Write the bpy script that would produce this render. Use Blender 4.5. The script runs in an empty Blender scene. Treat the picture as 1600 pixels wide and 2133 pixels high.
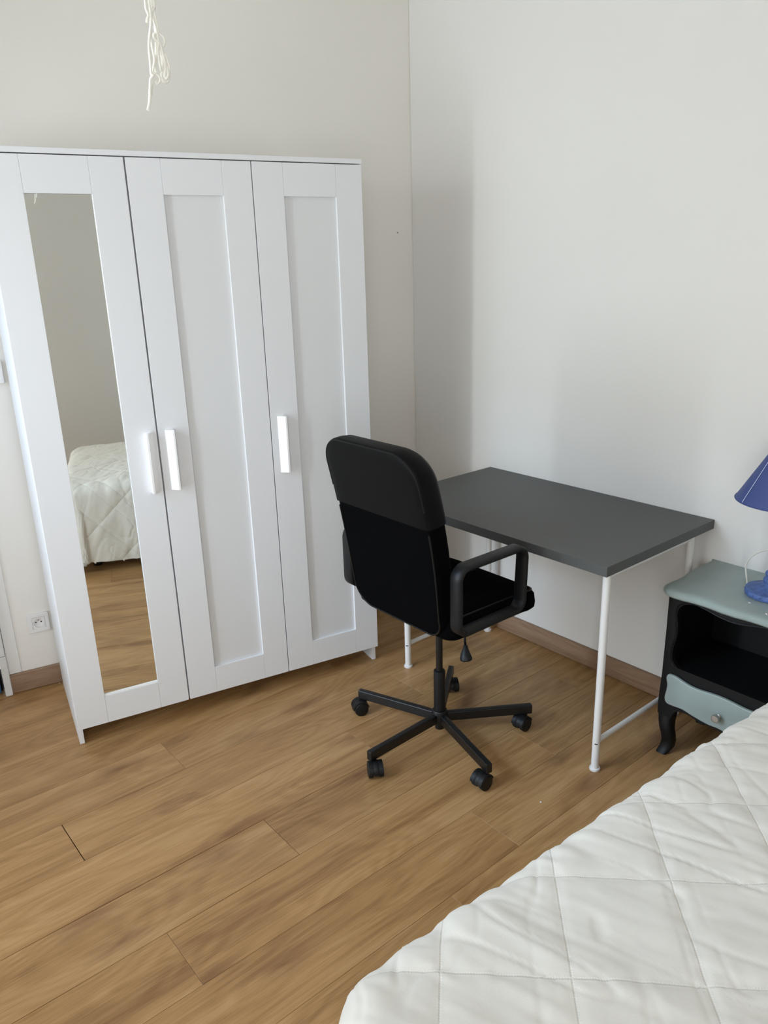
import bpy, bmesh, math, random
import numpy as np
from mathutils import Vector, Matrix
random.seed(7)
rng = np.random.RandomState(11)
S = bpy.context.scene
C = S.collection
PI = math.pi

# ------------------------------------------------------------------ camera
CAM = Vector((-1.782, -3.0567, 1.5671))
YAW, PITCH, ROLL = 0.4829, -0.3137, -0.0304
FPX = 1601.6
fw = Vector((math.sin(YAW) * math.cos(PITCH), math.cos(YAW) * math.cos(PITCH), math.sin(PITCH)))
rt = Vector((math.cos(YAW), -math.sin(YAW), 0))
up = rt.cross(fw)
r2 = rt * math.cos(ROLL) + up * math.sin(ROLL)
u2 = -rt * math.sin(ROLL) + up * math.cos(ROLL)
cd = bpy.data.cameras.new('camera')
cam = bpy.data.objects.new('camera', cd)
C.objects.link(cam)
m = Matrix((r2, u2, -fw)).transposed().to_4x4()
m.translation = CAM
cam.matrix_world = m
cd.sensor_fit = 'HORIZONTAL'
cd.sensor_width = 36.0
cd.lens = FPX / 1600.0 * 36.0
cd.clip_start = 0.02
S.camera = cam

# ------------------------------------------------------------------ world, daylight, exposure
S.view_settings.view_transform = 'Standard'
S.view_settings.look = 'None'
S.view_settings.gamma = 1.0
S.view_settings.use_curve_mapping = False
S.view_settings.exposure = 0.11
S.cycles.use_denoising = True
S.cycles.max_bounces = 12
S.cycles.diffuse_bounces = 8
S.cycles.sample_clamp_indirect = 6.0
w = bpy.data.worlds.new('sky')
S.world = w
w.use_nodes = True
bgn = w.node_tree.nodes['Background']
bgn.inputs[0].default_value = (0.80, 0.90, 1.0, 1)
bgn.inputs[1].default_value = 1.0


def area(name, loc, size, size_y, power, col, direction):
    l = bpy.data.lights.new(name, 'AREA')
    l.shape = 'RECTANGLE'
    l.size = size
    l.size_y = size_y
    l.energy = power
    l.color = col
    o = bpy.data.objects.new(name, l)
    C.objects.link(o)
    o.location = loc
    o.rotation_euler = Vector(direction).to_track_quat('-Z', 'Y').to_euler()
    return o


sa0, ca0 = math.sin(0.2059), math.cos(0.2059)
WL = -3.0                                   # left wall
# daylight outside the tall window in the left wall: bright gap between the buildings, softer over the rest
area('daylight_gap', (WL - 0.16, -1.29, 1.30), 0.14, 2.1, 21, (0.90, 0.95, 1.0), (1, 0, 0))
area('daylight_window', (WL - 0.16, -1.18, 1.30), 1.44, 2.1, 22, (0.88, 0.94, 1.0), (1, 0, 0))
# open blue sky above the street, seen steeply through the same window
area('sky_above_street', (WL - 1.7, -1.1, 3.9), 2.6, 2.0, 430, (0.46, 0.66, 1.0), (1.9, 0, -2.6))
# fill light through an added, unseen window in the front wall
area('fill_front', (-2.42, -3.98, 1.45), 0.9, 1.5, 26, (0.90, 0.95, 1.0), (-sa0, ca0, 0))

# ------------------------------------------------------------------ helpers
AR = 0.2059                                  # the right wall is not square to the back wall
ca, sa = math.cos(AR), math.sin(AR)


def RW(x, y, z=0.0):
    """right-wall frame (x across the wall, y along it) to world"""
    return Vector((ca * x - sa * y, sa * x + ca * y, z))


def lin(c):
    c = c / 255.0
    return c / 12.92 if c <= 0.04045 else ((c + 0.055) / 1.055) ** 2.4


def rgb(r, g, b):
    return (lin(r), lin(g), lin(b), 1.0)


def tag(o, label=None, cat=None, group=None, kind=None):
    if label: o['label'] = label
    if cat: o['category'] = cat
    if group: o['group'] = group
    if kind: o['kind'] = kind
    return o


def empty(name, loc=(0, 0, 0), rz=0.0, label=None, cat=None, kind=None):
    o = bpy.data.objects.new(name, None)
    C.objects.link(o)
    o.location = loc
    o.rotation_euler = (0, 0, rz)
    o.empty_display_size = 0.1
    return tag(o, label, cat, None, kind)


def link_mesh(name, me, mat, parent=None):
    o = bpy.data.objects.new(name, me)
    C.objects.link(o)
    if mat and not me.materials: me.materials.append(mat)
    if parent: o.parent = parent
    return o


def mk(name, verts, faces, mat, parent=None, smooth=False):
    me = bpy.data.meshes.new(name)
    me.from_pydata([tuple(v) for v in verts], [], [tuple(f) for f in faces])
    me.update()
    if smooth:
        me.polygons.foreach_set('use_smooth', [True] * len(me.polygons))
    return link_mesh(name, me, mat, parent)


def from_bm(name, bm, mat, parent=None, smooth=False, angle=None):
    bmesh.ops.recalc_face_normals(bm, faces=bm.faces[:])
    me = bpy.data.meshes.new(name)
    bm.to_mesh(me)
    bm.free()
    if smooth:
        me.polygons.foreach_set('use_smooth', [True] * len(me.polygons))
        if angle is not None:
            me.set_sharp_from_angle(angle=math.radians(angle))
    return link_mesh(name, me, mat, parent)


def bm_box(bm, a, b, bev=0.0, seg=2):
    a, b = Vector(a), Vector(b)
    r = bmesh.ops.create_cube(bm, size=1.0)
    vs = r['verts']
    for v in vs:
        v.co = Vector(((a[i] + b[i]) / 2 + v.co[i] * abs(b[i] - a[i])) for i in range(3))
    if bev:
        es = list({e for v in vs for e in v.link_edges})
        bmesh.ops.bevel(bm, geom=es, offset=bev, segments=seg, affect='EDGES', profile=0.5)


def wn(o, on=True):
    if on:
        w_ = o.modifiers.new('weighted_normals', 'WEIGHTED_NORMAL')
        w_.weight = 100
    return o


def box(name, a, b, mat, parent=None, bev=0.0, seg=2):
    bm = bmesh.new()
    bm_box(bm, a, b, bev, seg)
    return wn(from_bm(name, bm, mat, parent, smooth=bool(bev)), bev)


def tube_geo(path, rad, n=10, caps=True):
    """verts, faces of a round tube along a path; rad a number or a list"""
    path = [Vector(p) for p in path]
    if not hasattr(rad, '__len__'): rad = [rad] * len(path)
    V, F = [], []
    t0 = (path[1] - path[0]).normalized()
    ref = Vector((0, 0, 1)) if abs(t0.z) < 0.9 else Vector((1, 0, 0))
    nrm = t0.cross(ref).normalized()
    for i, p in enumerate(path):
        if i == 0: t = t0
        elif i == len(path) - 1: t = (path[-1] - path[-2]).normalized()
        else: t = ((path[i + 1] - p).normalized() + (p - path[i - 1]).normalized()).normalized()
        nrm = (nrm - t * nrm.dot(t)).normalized()
        bi = t.cross(nrm)
        for k in range(n):
            a = 2 * PI * k / n
            V.append(p + (nrm * math.cos(a) + bi * math.sin(a)) * rad[i])
    for i in range(len(path) - 1):
        for k in range(n):
            F.append((i * n + k, i * n + (k + 1) % n, (i + 1) * n + (k + 1) % n, (i + 1) * n + k))
    if caps:
        F.append(tuple(range(n - 1, -1, -1)))
        F.append(tuple((len(path) - 1) * n + k for k in range(n)))
    return V, F


def tube(name, path, rad, mat, parent=None, n=10):
    V, F = tube_geo(path, rad, n)
    o = mk(name, V, F, mat, parent, smooth=True)
    o.data.set_sharp_from_angle(angle=math.radians(50))
    return o


def tubes(name, paths, rad, mat, parent=None, n=8):
    V, F = [], []
    for p in paths:
        v, f = tube_geo(p, rad, n)
        k = len(V)
        V += v
        F += [tuple(i + k for i in q) for q in f]
    return mk(name, V, F, mat, parent, smooth=True)


def lathe(name, prof, mat, parent=None, n=32, loc=(0, 0, 0), sharp=40):
    """profile of (r, z) turned around z"""
    V, F = [], []
    for r, z in prof:
        for k in range(n):
            a = 2 * PI * k / n
            V.append((loc[0] + r * math.cos(a), loc[1] + r * math.sin(a), loc[2] + z))
    for i in range(len(prof) - 1):
        for k in range(n):
            F.append((i * n + k, i * n + (k + 1) % n, (i + 1) * n + (k + 1) % n, (i + 1) * n + k))
    F.append(tuple(range(n - 1, -1, -1)))
    F.append(tuple((len(prof) - 1) * n + k for k in range(n)))
    o = mk(name, V, F, mat, parent, smooth=True)
    o.data.set_sharp_from_angle(angle=math.radians(sharp))
    return o


def cyl(name, p, q, r, mat, parent=None, n=20, bev=0.0):
    p, q = Vector(p), Vector(q)
    d = (q - p).normalized()
    if bev:
        path = [p, p + d * bev * 0.3, p + d * bev, q - d * bev, q - d * bev * 0.3, q]
        rad = [r - bev, r - bev * 0.3, r, r, r - bev * 0.3, r - bev]
    else:
        path, rad = [p, q], [r, r]
    return tube(name, path, rad, mat, parent, n)


def smooth_path(pts, n=6):
    """Catmull-Rom through points"""
    P = [Vector(p) for p in pts]
    P = [P[0] * 2 - P[1]] + P + [P[-1] * 2 - P[-2]]
    out = []
    for i in range(1, len(P) - 2):
        a, b, c, d = P[i - 1:i + 3]
        for k in range(n):
            t = k / n
            out.append(0.5 * ((2 * b) + (c - a) * t + (2 * a - 5 * b + 4 * c - d) * t * t + (3 * b - a - 3 * c + d) * t ** 3))
    out.append(P[-2])
    return out


def prism(name, poly, y0, y1, mat, parent=None, plane='XZ', bev=0.0, holes=(), smooth=True):
    """extrude a 2D outline (with optional holes); plane XZ: (x,z) extruded along y, XY along z, YZ along x"""
    def P3(p, d):
        return {'XZ': (p[0], d, p[1]), 'XY': (p[0], p[1], d), 'YZ': (d, p[0], p[1])}[plane]
    bm = bmesh.new()
    edges = []
    for loop in [poly] + list(holes):
        vs = [bm.verts.new(P3(p, y0)) for p in loop]
        edges += [bm.edges.new((vs[i], vs[(i + 1) % len(vs)])) for i in range(len(vs))]
    if holes:
        bmesh.ops.triangle_fill(bm, use_beauty=True, use_dissolve=False, edges=edges)
    else:
        bmesh.ops.contextual_create(bm, geom=edges)
    fs = bm.faces[:]
    ex = bmesh.ops.extrude_face_region(bm, geom=fs)
    d = Vector(P3((0, 0), y1)) - Vector(P3((0, 0), y0))
    for v in [g for g in ex['geom'] if isinstance(g, bmesh.types.BMVert)]: v.co += d
    bmesh.ops.recalc_face_normals(bm, faces=bm.faces[:])
    if bev:
        es = [e for e in bm.edges if len(e.link_faces) == 2 and e.calc_face_angle(0) > 1.2
              and abs((e.verts[0].co - e.verts[1].co).dot(d.normalized())) < 1e-6]
        bmesh.ops.bevel(bm, geom=es, offset=bev, segments=3, affect='EDGES', profile=0.5)
    return from_bm(name, bm, mat, parent, smooth=smooth, angle=32)


# ------------------------------------------------------------------ materials
def new_mat(name):
    mt = bpy.data.materials.new(name)
    mt.use_nodes = True
    nt = mt.node_tree
    return mt, nt, nt.nodes['Principled BSDF']


def N(nt, typ, **kw):
    n = nt.nodes.new(typ)
    for k, v in kw.items():
        if k.startswith('i_'): n.inputs[k[2:].replace('_', ' ')].default_value = v
        else: setattr(n, k, v)
    return n


def ramp(nt, fac, stops):
    r = nt.nodes.new('ShaderNodeValToRGB')
    el = r.color_ramp.elements
    while len(el) < len(stops): el.new(0.5)
    for e, (p, c) in zip(el, stops):
        e.position = p
        e.color = c
    nt.links.new(fac, r.inputs[0])
    return r.outputs[0]


def mixc(nt, fac, a, b, mode='MIX'):
    n = nt.nodes.new('ShaderNodeMix')
    n.data_type = 'RGBA'
    n.blend_type = mode
    for sock, val in ((n.inputs[0], fac), (n.inputs[6], a), (n.inputs[7], b)):
        if hasattr(val, 'links'): nt.links.new(val, sock)
        else: sock.default_value = val
    return n.outputs[2]


def math_n(nt, op, a, b=None):
    n = nt.nodes.new('ShaderNodeMath')
    n.operation = op
    for i, v in enumerate((a, b)):
        if v is None: continue
        if hasattr(v, 'links'): nt.links.new(v, n.inputs[i])
        else: n.inputs[i].default_value = v
    return n.outputs[0]


def bump(nt, bs, h, strength, dist=0.001):
    b = N(nt, 'ShaderNodeBump')
    b.inputs['Strength'].default_value = strength
    b.inputs['Distance'].default_value = dist
    nt.links.new(h, b.inputs['Height'])
    nt.links.new(b.outputs[0], bs.inputs['Normal'])


def plain(name, col, rough=0.5, metal=0.0, spec=0.5, noise=0.0, nscale=60.0, bmp=0.0, bdist=0.0005, coat=0.0):
    mt, nt, bs = new_mat(name)
    bs.inputs['Roughness'].default_value = rough
    bs.inputs['Metallic'].default_value = metal
    bs.inputs['Specular IOR Level'].default_value = spec
    bs.inputs['Coat Weight'].default_value = coat
    tc = N(nt, 'ShaderNodeTexCoord')
    nz = N(nt, 'ShaderNodeTexNoise', i_Scale=nscale, i_Detail=6.0)
    nt.links.new(tc.outputs['Object'], nz.inputs['Vector'])
    lo = tuple(c * (1 - noise) for c in col[:3]) + (1,)
    hi = tuple(min(1, c * (1 + noise)) for c in col[:3]) + (1,)
    nt.links.new(ramp(nt, nz.outputs[0], [(0.3, lo), (0.7, hi)]), bs.inputs['Base Color'])
    if bmp: bump(nt, bs, nz.outputs[0], bmp, bdist)
    return mt


def paint_mat(name, col, patch=0.02):
    """rolled wall paint: fine orange-peel, slow waviness of old plaster, faint tonal patches"""
    mt, nt, bs = new_mat(name)
    bs.inputs['Roughness'].default_value = 0.75
    bs.inputs['Specular IOR Level'].default_value = 0.25
    tc = N(nt, 'ShaderNodeTexCoord')
    a = N(nt, 'ShaderNodeTexNoise', i_Scale=220.0, i_Detail=3.0)
    b = N(nt, 'ShaderNodeTexNoise', i_Scale=1.7, i_Detail=3.0)
    for n in (a, b): nt.links.new(tc.outputs['Object'], n.inputs['Vector'])
    lo = tuple(c * (1 - patch) for c in col[:3]) + (1,)
    nt.links.new(ramp(nt, b.outputs[0], [(0.35, lo), (0.65, col)]), bs.inputs['Base Color'])
    h = math_n(nt, 'ADD', math_n(nt, 'MULTIPLY', a.outputs[0], 0.05), math_n(nt, 'MULTIPLY', b.outputs[0], 2.2))
    bump(nt, bs, h, 0.6, 0.002)
    return mt


def wood_mat(name, cols, knot, rough=0.38, scale=1.0, tone=0.10):
    """oak decor: streaks along x, cathedral figure, knots; every plank gets its own patch and tone"""
    mt, nt, bs = new_mat(name)
    tc = N(nt, 'ShaderNodeTexCoord')
    oi = N(nt, 'ShaderNodeObjectInfo')
    off = N(nt, 'ShaderNodeVectorMath', operation='SCALE')
    cmb = N(nt, 'ShaderNodeCombineXYZ')
    nt.links.new(oi.outputs['Random'], cmb.inputs[0])
    nt.links.new(math_n(nt, 'MULTIPLY', oi.outputs['Random'], 7.31), cmb.inputs[1])
    nt.links.new(math_n(nt, 'MULTIPLY', oi.outputs['Random'], 3.77), cmb.inputs[2])
    nt.links.new(cmb.outputs[0], off.inputs[0])
    off.inputs['Scale'].default_value = 23.0
    add = N(nt, 'ShaderNodeVectorMath', operation='ADD')
    nt.links.new(tc.outputs['Object'], add.inputs[0])
    nt.links.new(off.outputs[0], add.inputs[1])

    def coord(sx, sy, sz):
        mp = N(nt, 'ShaderNodeMapping')
        mp.inputs['Scale'].default_value = (sx * scale, sy * scale, sz * scale)
        nt.links.new(add.outputs[0], mp.inputs['Vector'])
        return mp.outputs[0]
    # slow warp so the figure is not straight
    wp = N(nt, 'ShaderNodeTexNoise', i_Scale=1.0, i_Detail=2.0)
    nt.links.new(coord(2.2, 7.0, 7.0), wp.inputs['Vector'])
    broad = N(nt, 'ShaderNodeTexNoise', i_Scale=1.0, i_Detail=4.0, i_Distortion=0.6)
    nt.links.new(coord(1.1, 12.0, 12.0), broad.inputs['Vector'])
    streak = N(nt, 'ShaderNodeTexNoise', i_Scale=1.0, i_Detail=5.0, i_Roughness=0.65, i_Distortion=0.4)
    nt.links.new(coord(2.0, 105.0, 105.0), streak.inputs['Vector'])
    pore = N(nt, 'ShaderNodeTexNoise', i_Scale=1.0, i_Detail=3.0, i_Roughness=0.7)
    nt.links.new(coord(7.0, 460.0, 460.0), pore.inputs['Vector'])
    # cathedral figure: contour lines of a stretched noise field
    field = N(nt, 'ShaderNodeTexNoise', i_Scale=1.0, i_Detail=2.0, i_Roughness=0.4)
    nt.links.new(coord(1.5, 6.5, 6.5), field.inputs['Vector'])
    rings = math_n(nt, 'SINE', math_n(nt, 'MULTIPLY', math_n(nt, 'ADD', field.outputs[0], math_n(nt, 'MULTIPLY', streak.outputs[0], 0.03)), 95.0))
    rings = math_n(nt, 'ADD', math_n(nt, 'MULTIPLY', rings, 0.5), 0.5)
    v = math_n(nt, 'ADD', math_n(nt, 'MULTIPLY', broad.outputs[0], 0.40),
               math_n(nt, 'ADD', math_n(nt, 'MULTIPLY', streak.outputs[0], 0.22),
                      math_n(nt, 'ADD', math_n(nt, 'MULTIPLY', rings, 0.045), math_n(nt, 'MULTIPLY', pore.outputs[0], 0.30))))
    col = ramp(nt, v, [(0.355, cols[0]), (0.49, cols[1]), (0.625, cols[2])])
    # knots: sparse stretched cells, dark warm halo
    vo = N(nt, 'ShaderNodeTexVoronoi', feature='F1', voronoi_dimensions='2D')
    vo.inputs['Scale'].default_value = 1.0
    kmix = N(nt, 'ShaderNodeVectorMath', operation='ADD')
    kw = N(nt, 'ShaderNodeVectorMath', operation='SCALE')
    kn = N(nt, 'ShaderNodeTexNoise', i_Scale=1.0, i_Detail=3.0)
    nt.links.new(coord(9.0, 30.0, 30.0), kn.inputs['Vector'])
    nt.links.new(kn.outputs['Color'], kw.inputs[0])
    kw.inputs['Scale'].default_value = 0.35
    nt.links.new(coord(2.3, 6.4, 6.4), kmix.inputs[0])
    nt.links.new(kw.outputs[0], kmix.inputs[1])
    nt.links.new(kmix.outputs[0], vo.inputs['Vector'])
    kfac = ramp(nt, vo.outputs['Distance'], [(0.02, (1, 1, 1, 1)), (0.25, (0, 0, 0, 1))])
    krand = N(nt, 'ShaderNodeSeparateColor')
    nt.links.new(vo.outputs['Color'], krand.inputs[0])
    keep = math_n(nt, 'GREATER_THAN', krand.outputs[0], 0.52)
    kf = math_n(nt, 'MULTIPLY', math_n(nt, 'MULTIPLY', kfac, keep), math_n(nt, 'ADD', 0.12, math_n(nt, 'MULTIPLY', kn.outputs[0], 0.8)))
    col = mixc(nt, kf, col, knot)
    hs = N(nt, 'ShaderNodeHueSaturation')
    nt.links.new(col, hs.inputs['Color'])
    nt.links.new(math_n(nt, 'ADD', 1 - tone / 2, math_n(nt, 'MULTIPLY', oi.outputs['Random'], tone)), hs.inputs['Value'])
    nt.links.new(hs.outputs[0], bs.inputs['Base Color'])
    bs.inputs['Specular IOR Level'].default_value = 0.4
    nt.links.new(math_n(nt, 'ADD', rough - 0.06, math_n(nt, 'MULTIPLY', streak.outputs[0], 0.14)), bs.inputs['Roughness'])
    bump(nt, bs, math_n(nt, 'ADD', pore.outputs[0], streak.outputs[0]), 0.25, 0.0004)
    return mt


def fabric_mat(name, col, rough=0.9, weave=900.0, sheen=0.0, strength=0.3, spec=0.2):
    mt, nt, bs = new_mat(name)
    bs.inputs['Roughness'].default_value = rough
    bs.inputs['Specular IOR Level'].default_value = spec
    bs.inputs['Sheen Weight'].default_value = sheen
    tc = N(nt, 'ShaderNodeTexCoord')
    a = N(nt, 'ShaderNodeTexNoise', i_Scale=weave, i_Detail=2.0)
    b = N(nt, 'ShaderNodeTexNoise', i_Scale=9.0, i_Detail=4.0)
    for n in (a, b): nt.links.new(tc.outputs['Object'], n.inputs['Vector'])
    lo = tuple(c * 0.93 for c in col[:3]) + (1,)
    nt.links.new(ramp(nt, b.outputs[0], [(0.3, lo), (0.7, col)]), bs.inputs['Base Color'])
    bump(nt, bs, math_n(nt, 'ADD', a.outputs[0], math_n(nt, 'MULTIPLY', b.outputs[0], 4.0)), strength, 0.0005)
    return mt


M = {}
M['wall_white'] = paint_mat('wall_paint_white', rgb(231, 229, 225))
M['wall_white_bounce'] = paint_mat('wall_paint_white_bounce', rgb(236, 232, 225))  # same white paint, lightened and warmed for the light on the back wall
M['ceiling'] = paint_mat('ceiling_paint', rgb(238, 237, 234))
M['oak'] = wood_mat('oak_laminate', (rgb(136, 99, 60), rgb(168, 129, 83), rgb(189, 152, 106)), rgb(106, 68, 44))
M['skirting'] = wood_mat('oak_skirting', (rgb(126, 98, 76), rgb(148, 120, 97), rgb(166, 139, 115)), rgb(114, 86, 66), rough=0.5)
M['underlay'] = plain('joint_dark', rgb(38, 24, 14), 0.9)  # dark brown base that shows in the plank joints
M['foil'] = plain('white_foil', rgb(226, 227, 229), 0.38, noise=0.006, nscale=300, bmp=0.06, bdist=0.0002)
M['foil_edge'] = plain('white_foil_panel', rgb(220, 221, 222), 0.42, noise=0.006, nscale=300)
M['handle'] = plain('white_plastic_handle', rgb(248, 248, 248), 0.3)
M['plastic'] = plain('white_plastic', rgb(232, 230, 228), 0.35)
M['dark'] = plain('dark_hole', rgb(14, 14, 15), 0.8)
mt, nt, bs = new_mat('mirror_silver')
bs.inputs['Base Color'].default_value = (0.90, 0.925, 0.90, 1)
bs.inputs['Metallic'].default_value = 1.0
bs.inputs['Roughness'].default_value = 0.015
M['mirror'] = mt
M['desk'] = plain('anthracite_foil', rgb(79, 80, 78), 0.5, noise=0.02, nscale=400, bmp=0.05, bdist=0.0002)
M['steel_white'] = plain('white_powder_coat', rgb(228, 226, 222), 0.42)
M['black_metal'] = plain('black_powder_coat', rgb(15, 15, 16), 0.38, noise=0.05)
M['black_plastic'] = plain('black_plastic', rgb(18, 18, 19), 0.48, spec=0.32, noise=0.04, nscale=500, bmp=0.1)
M['leather'] = plain('black_coated_fabric', rgb(11, 11, 11), 0.5, spec=0.10, noise=0.05, nscale=350, bmp=0.15, bdist=0.0004)
M['piping'] = plain('black_piping', rgb(15, 15, 15), 0.45, spec=0.25)
M['mesh_fabric'] = fabric_mat('black_woven_fabric', rgb(6, 6, 7), 0.95, spec=0.04)
M['quilt'] = fabric_mat('white_cotton_quilt', rgb(228, 224, 215), 0.92, weave=700.0, sheen=0.1)
qm = M['quilt'].node_tree
qb_ = [n for n in qm.nodes if n.type == 'BUMP'][0]
quv = N(qm, 'ShaderNodeUVMap', uv_map='flat_cloth')
qsep = N(qm, 'ShaderNodeSeparateXYZ')
qm.links.new(quv.outputs[0], qsep.inputs[0])


def q_line(sock, along):
    f = math_n(qm, 'ABSOLUTE', math_n(qm, 'SUBTRACT', math_n(qm, 'FRACT', math_n(qm, 'ADD', sock, 0.5)), 0.5))
    d_ = math_n(qm, 'MULTIPLY', f, 0.208)
    w_ = math_n(qm, 'ADD', 0.0013, math_n(qm, 'MULTIPLY', math_n(qm, 'ABSOLUTE', math_n(qm, 'SINE', math_n(qm, 'MULTIPLY', along, 150.0))), 0.0009))
    mr = N(qm, 'ShaderNodeMapRange', interpolation_type='SMOOTHSTEP')
    qm.links.new(d_, mr.inputs['Value'])
    qm.links.new(math_n(qm, 'MULTIPLY', w_, 1.7), mr.inputs['From Max'])
    return mr.outputs[0]


qg = math_n(qm, 'MULTIPLY', q_line(qsep.outputs[0], qsep.outputs[1]), q_line(qsep.outputs[1], qsep.outputs[0]))
qbump = N(qm, 'ShaderNodeBump', i_Strength=0.8, i_Distance=0.0011)
qm.links.new(qg, qbump.inputs['Height'])
qm.links.new(qb_.outputs[0], qbump.inputs['Normal'])
qm.links.new(qbump.outputs[0], qm.nodes['Principled BSDF'].inputs['Normal'])
M['sheet'] = fabric_mat('mattress_ticking', rgb(205, 203, 196), 0.95)
M['grey_green'] = plain('grey_green_paint', rgb(150, 163, 160), 0.36, noise=0.05, nscale=14, bmp=0.12, bdist=0.001)
M['black_paint'] = plain('black_furniture_paint', rgb(15, 15, 16), 0.5, spec=0.3, noise=0.15, nscale=40, bmp=0.2, bdist=0.0008)
M['chrome'] = plain('brushed_nickel', rgb(190, 185, 178), 0.28, metal=1.0)
M['shade'] = plain('blue_shade_paper', rgb(58, 74, 130), 0.55, noise=0.03, nscale=200)
M['shade_seam'] = plain('shade_seam_tape', rgb(196, 204, 232), 0.4)
M['shade_in'] = plain('shade_lining', rgb(228, 226, 218), 0.7)
M['lamp_blue'] = plain('blue_limed_wood', rgb(76, 102, 156), 0.6, noise=0.30, nscale=60, bmp=0.35, bdist=0.0015)
M['cable'] = plain('white_cable', rgb(222, 219, 208), 0.45)
M['cotton'] = fabric_mat('white_cotton_string', rgb(250, 247, 238), 0.9, weave=1500, strength=0.5)
M['old_white'] = plain('old_white_gloss', rgb(214, 213, 210), 0.45, noise=0.06, nscale=25, bmp=0.3, bdist=0.001)
M['blue_paint'] = plain('blue_door_edge', rgb(40, 84, 120), 0.5, noise=0.2, nscale=30)
mt = bpy.data.materials.new('window_glass')
mt.use_nodes = True
nt = mt.node_tree
nt.nodes.remove(nt.nodes['Principled BSDF'])
tr_, gl_, mx_ = N(nt, 'ShaderNodeBsdfTransparent'), N(nt, 'ShaderNodeBsdfGlossy'), N(nt, 'ShaderNodeMixShader')
tr_.inputs[0].default_value = (0.97, 0.985, 0.98, 1)
gl_.inputs['Roughness'].default_value = 0.0
fr_ = N(nt, 'ShaderNodeFresnel')
fr_.inputs[0].default_value = 1.45
nt.links.new(fr_.outputs[0], mx_.inputs[0])
nt.links.new(tr_.outputs[0], mx_.inputs[1])
nt.links.new(gl_.outputs[0], mx_.inputs[2])
nt.links.new(mx_.outputs[0], nt.nodes['Material Output'].inputs[0])
M['glass'] = mt

# ------------------------------------------------------------------ room shell
ZC = 2.62                                    # ceiling height
YF = -3.42                                   # front wall, measured along the right wall
T = 0.2


def struct(o, label=None):
    o['kind'] = 'structure'
    if label: o['label'] = label
    return o


def slab(name, poly, z0, z1, mat):
    return prism(name, poly, z0, z1, mat, None, 'XY', smooth=False)


A0 = Vector((WL, 0.0))
B0 = Vector((0.0, 0.0))
c = RW(0, YF - 0.05)
d = RW(-5.0, YF - 0.05)
# the front wall runs square to the right wall; find where it meets the left wall
tt = (WL - RW(0, YF).x) / (d.x - c.x)
FL = RW(0, YF) + (RW(-5.0, YF) - RW(0, YF)) * tt
FRr = RW(0, YF)
room = [(WL, 0.0), (0.0, 0.0), (FRr.x, FRr.y), (FL.x, FL.y)]
big = [(WL - 0.25, 0.25), (0.3, 0.25), (FRr.x + 0.4, FRr.y - 0.3), (WL - 0.25, FL.y - 0.3)]

floor = struct(slab('floor', big, -0.10, -0.0075, M['underlay']), 'oak laminate floor of wide planks')
struct(slab('ceiling', big, ZC, ZC + 0.1, M['ceiling']), 'white ceiling')


def wall_seg(name, p, q, out, mat, z0=-0.0075, z1=ZC):
    """a straight wall with its inner face on p-q, thickness towards out"""
    p, q, out = Vector(p), Vector(q), Vector(out)
    V = [(p.x, p.y, z0), (q.x, q.y, z0), (q.x + out.x, q.y + out.y, z0), (p.x + out.x, p.y + out.y, z0)]
    V += [(x, y, z1) for x, y, _ in V]
    F = [(0, 3, 2, 1), (4, 5, 6, 7), (0, 1, 5, 4), (1, 2, 6, 5), (2, 3, 7, 6), (3, 0, 4, 7)]
    bm = bmesh.new()
    vs = [bm.verts.new(v) for v in V]
    for f in F: bm.faces.new([vs[i] for i in f])
    return struct(from_bm(name, bm, mat))


wr = wall_seg('wall_right', RW(0, -0.0024).xy, (FRr.x, FRr.y), (T * ca, T * sa), M['wall_white'])
# front wall, square to the right wall, with a window added for fill light at its left end
LF = (FL - FRr).length
W2A, W2B, W2Z0, W2Z1 = LF - 1.12, LF - 0.12, 0.62, 2.25
wf = struct(prism('wall_front', [(0, -0.0075), (LF, -0.0075), (LF, ZC), (0, ZC)], 0.0, 0.12, M['wall_white'], None, 'XZ',
                  holes=[[(W2A, W2Z0), (W2B, W2Z0), (W2B, W2Z1), (W2A, W2Z1)]], smooth=False))
wf.location = (FRr.x, FRr.y, 0)
wf.rotation_euler = (0, 0, AR + PI)
# back wall with a door opening at its left end (x -2.66 .. -1.872, to z 2.05)
DX0, DX1, DZ = -2.66, -1.872, 2.05
prism_poly = [(WL, -0.0075), (DX0, -0.0075), (DX0, DZ), (DX1, DZ), (DX1, -0.0075), (0.25, -0.0075), (0.25, ZC), (WL, ZC)]
wb = struct(prism('wall_back', prism_poly, 0.0, T, M['wall_white_bounce'], None, 'XZ', smooth=False))
# left wall with a tall window opening
WY0, WY1, WZ0, WZ1 = -1.93, -0.38, 0.22, 2.42
wl_out = [(0.0, -0.0075), (FL.y, -0.0075), (FL.y, ZC), (0.0, ZC)]
wl_hole = [(WY0, WZ0), (WY1, WZ0), (WY1, WZ1), (WY0, WZ1)]
wlft = struct(prism('wall_left', wl_out, WL - 0.12, WL, M['wall_white'], None, 'YZ', holes=[wl_hole], smooth=False))

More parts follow.
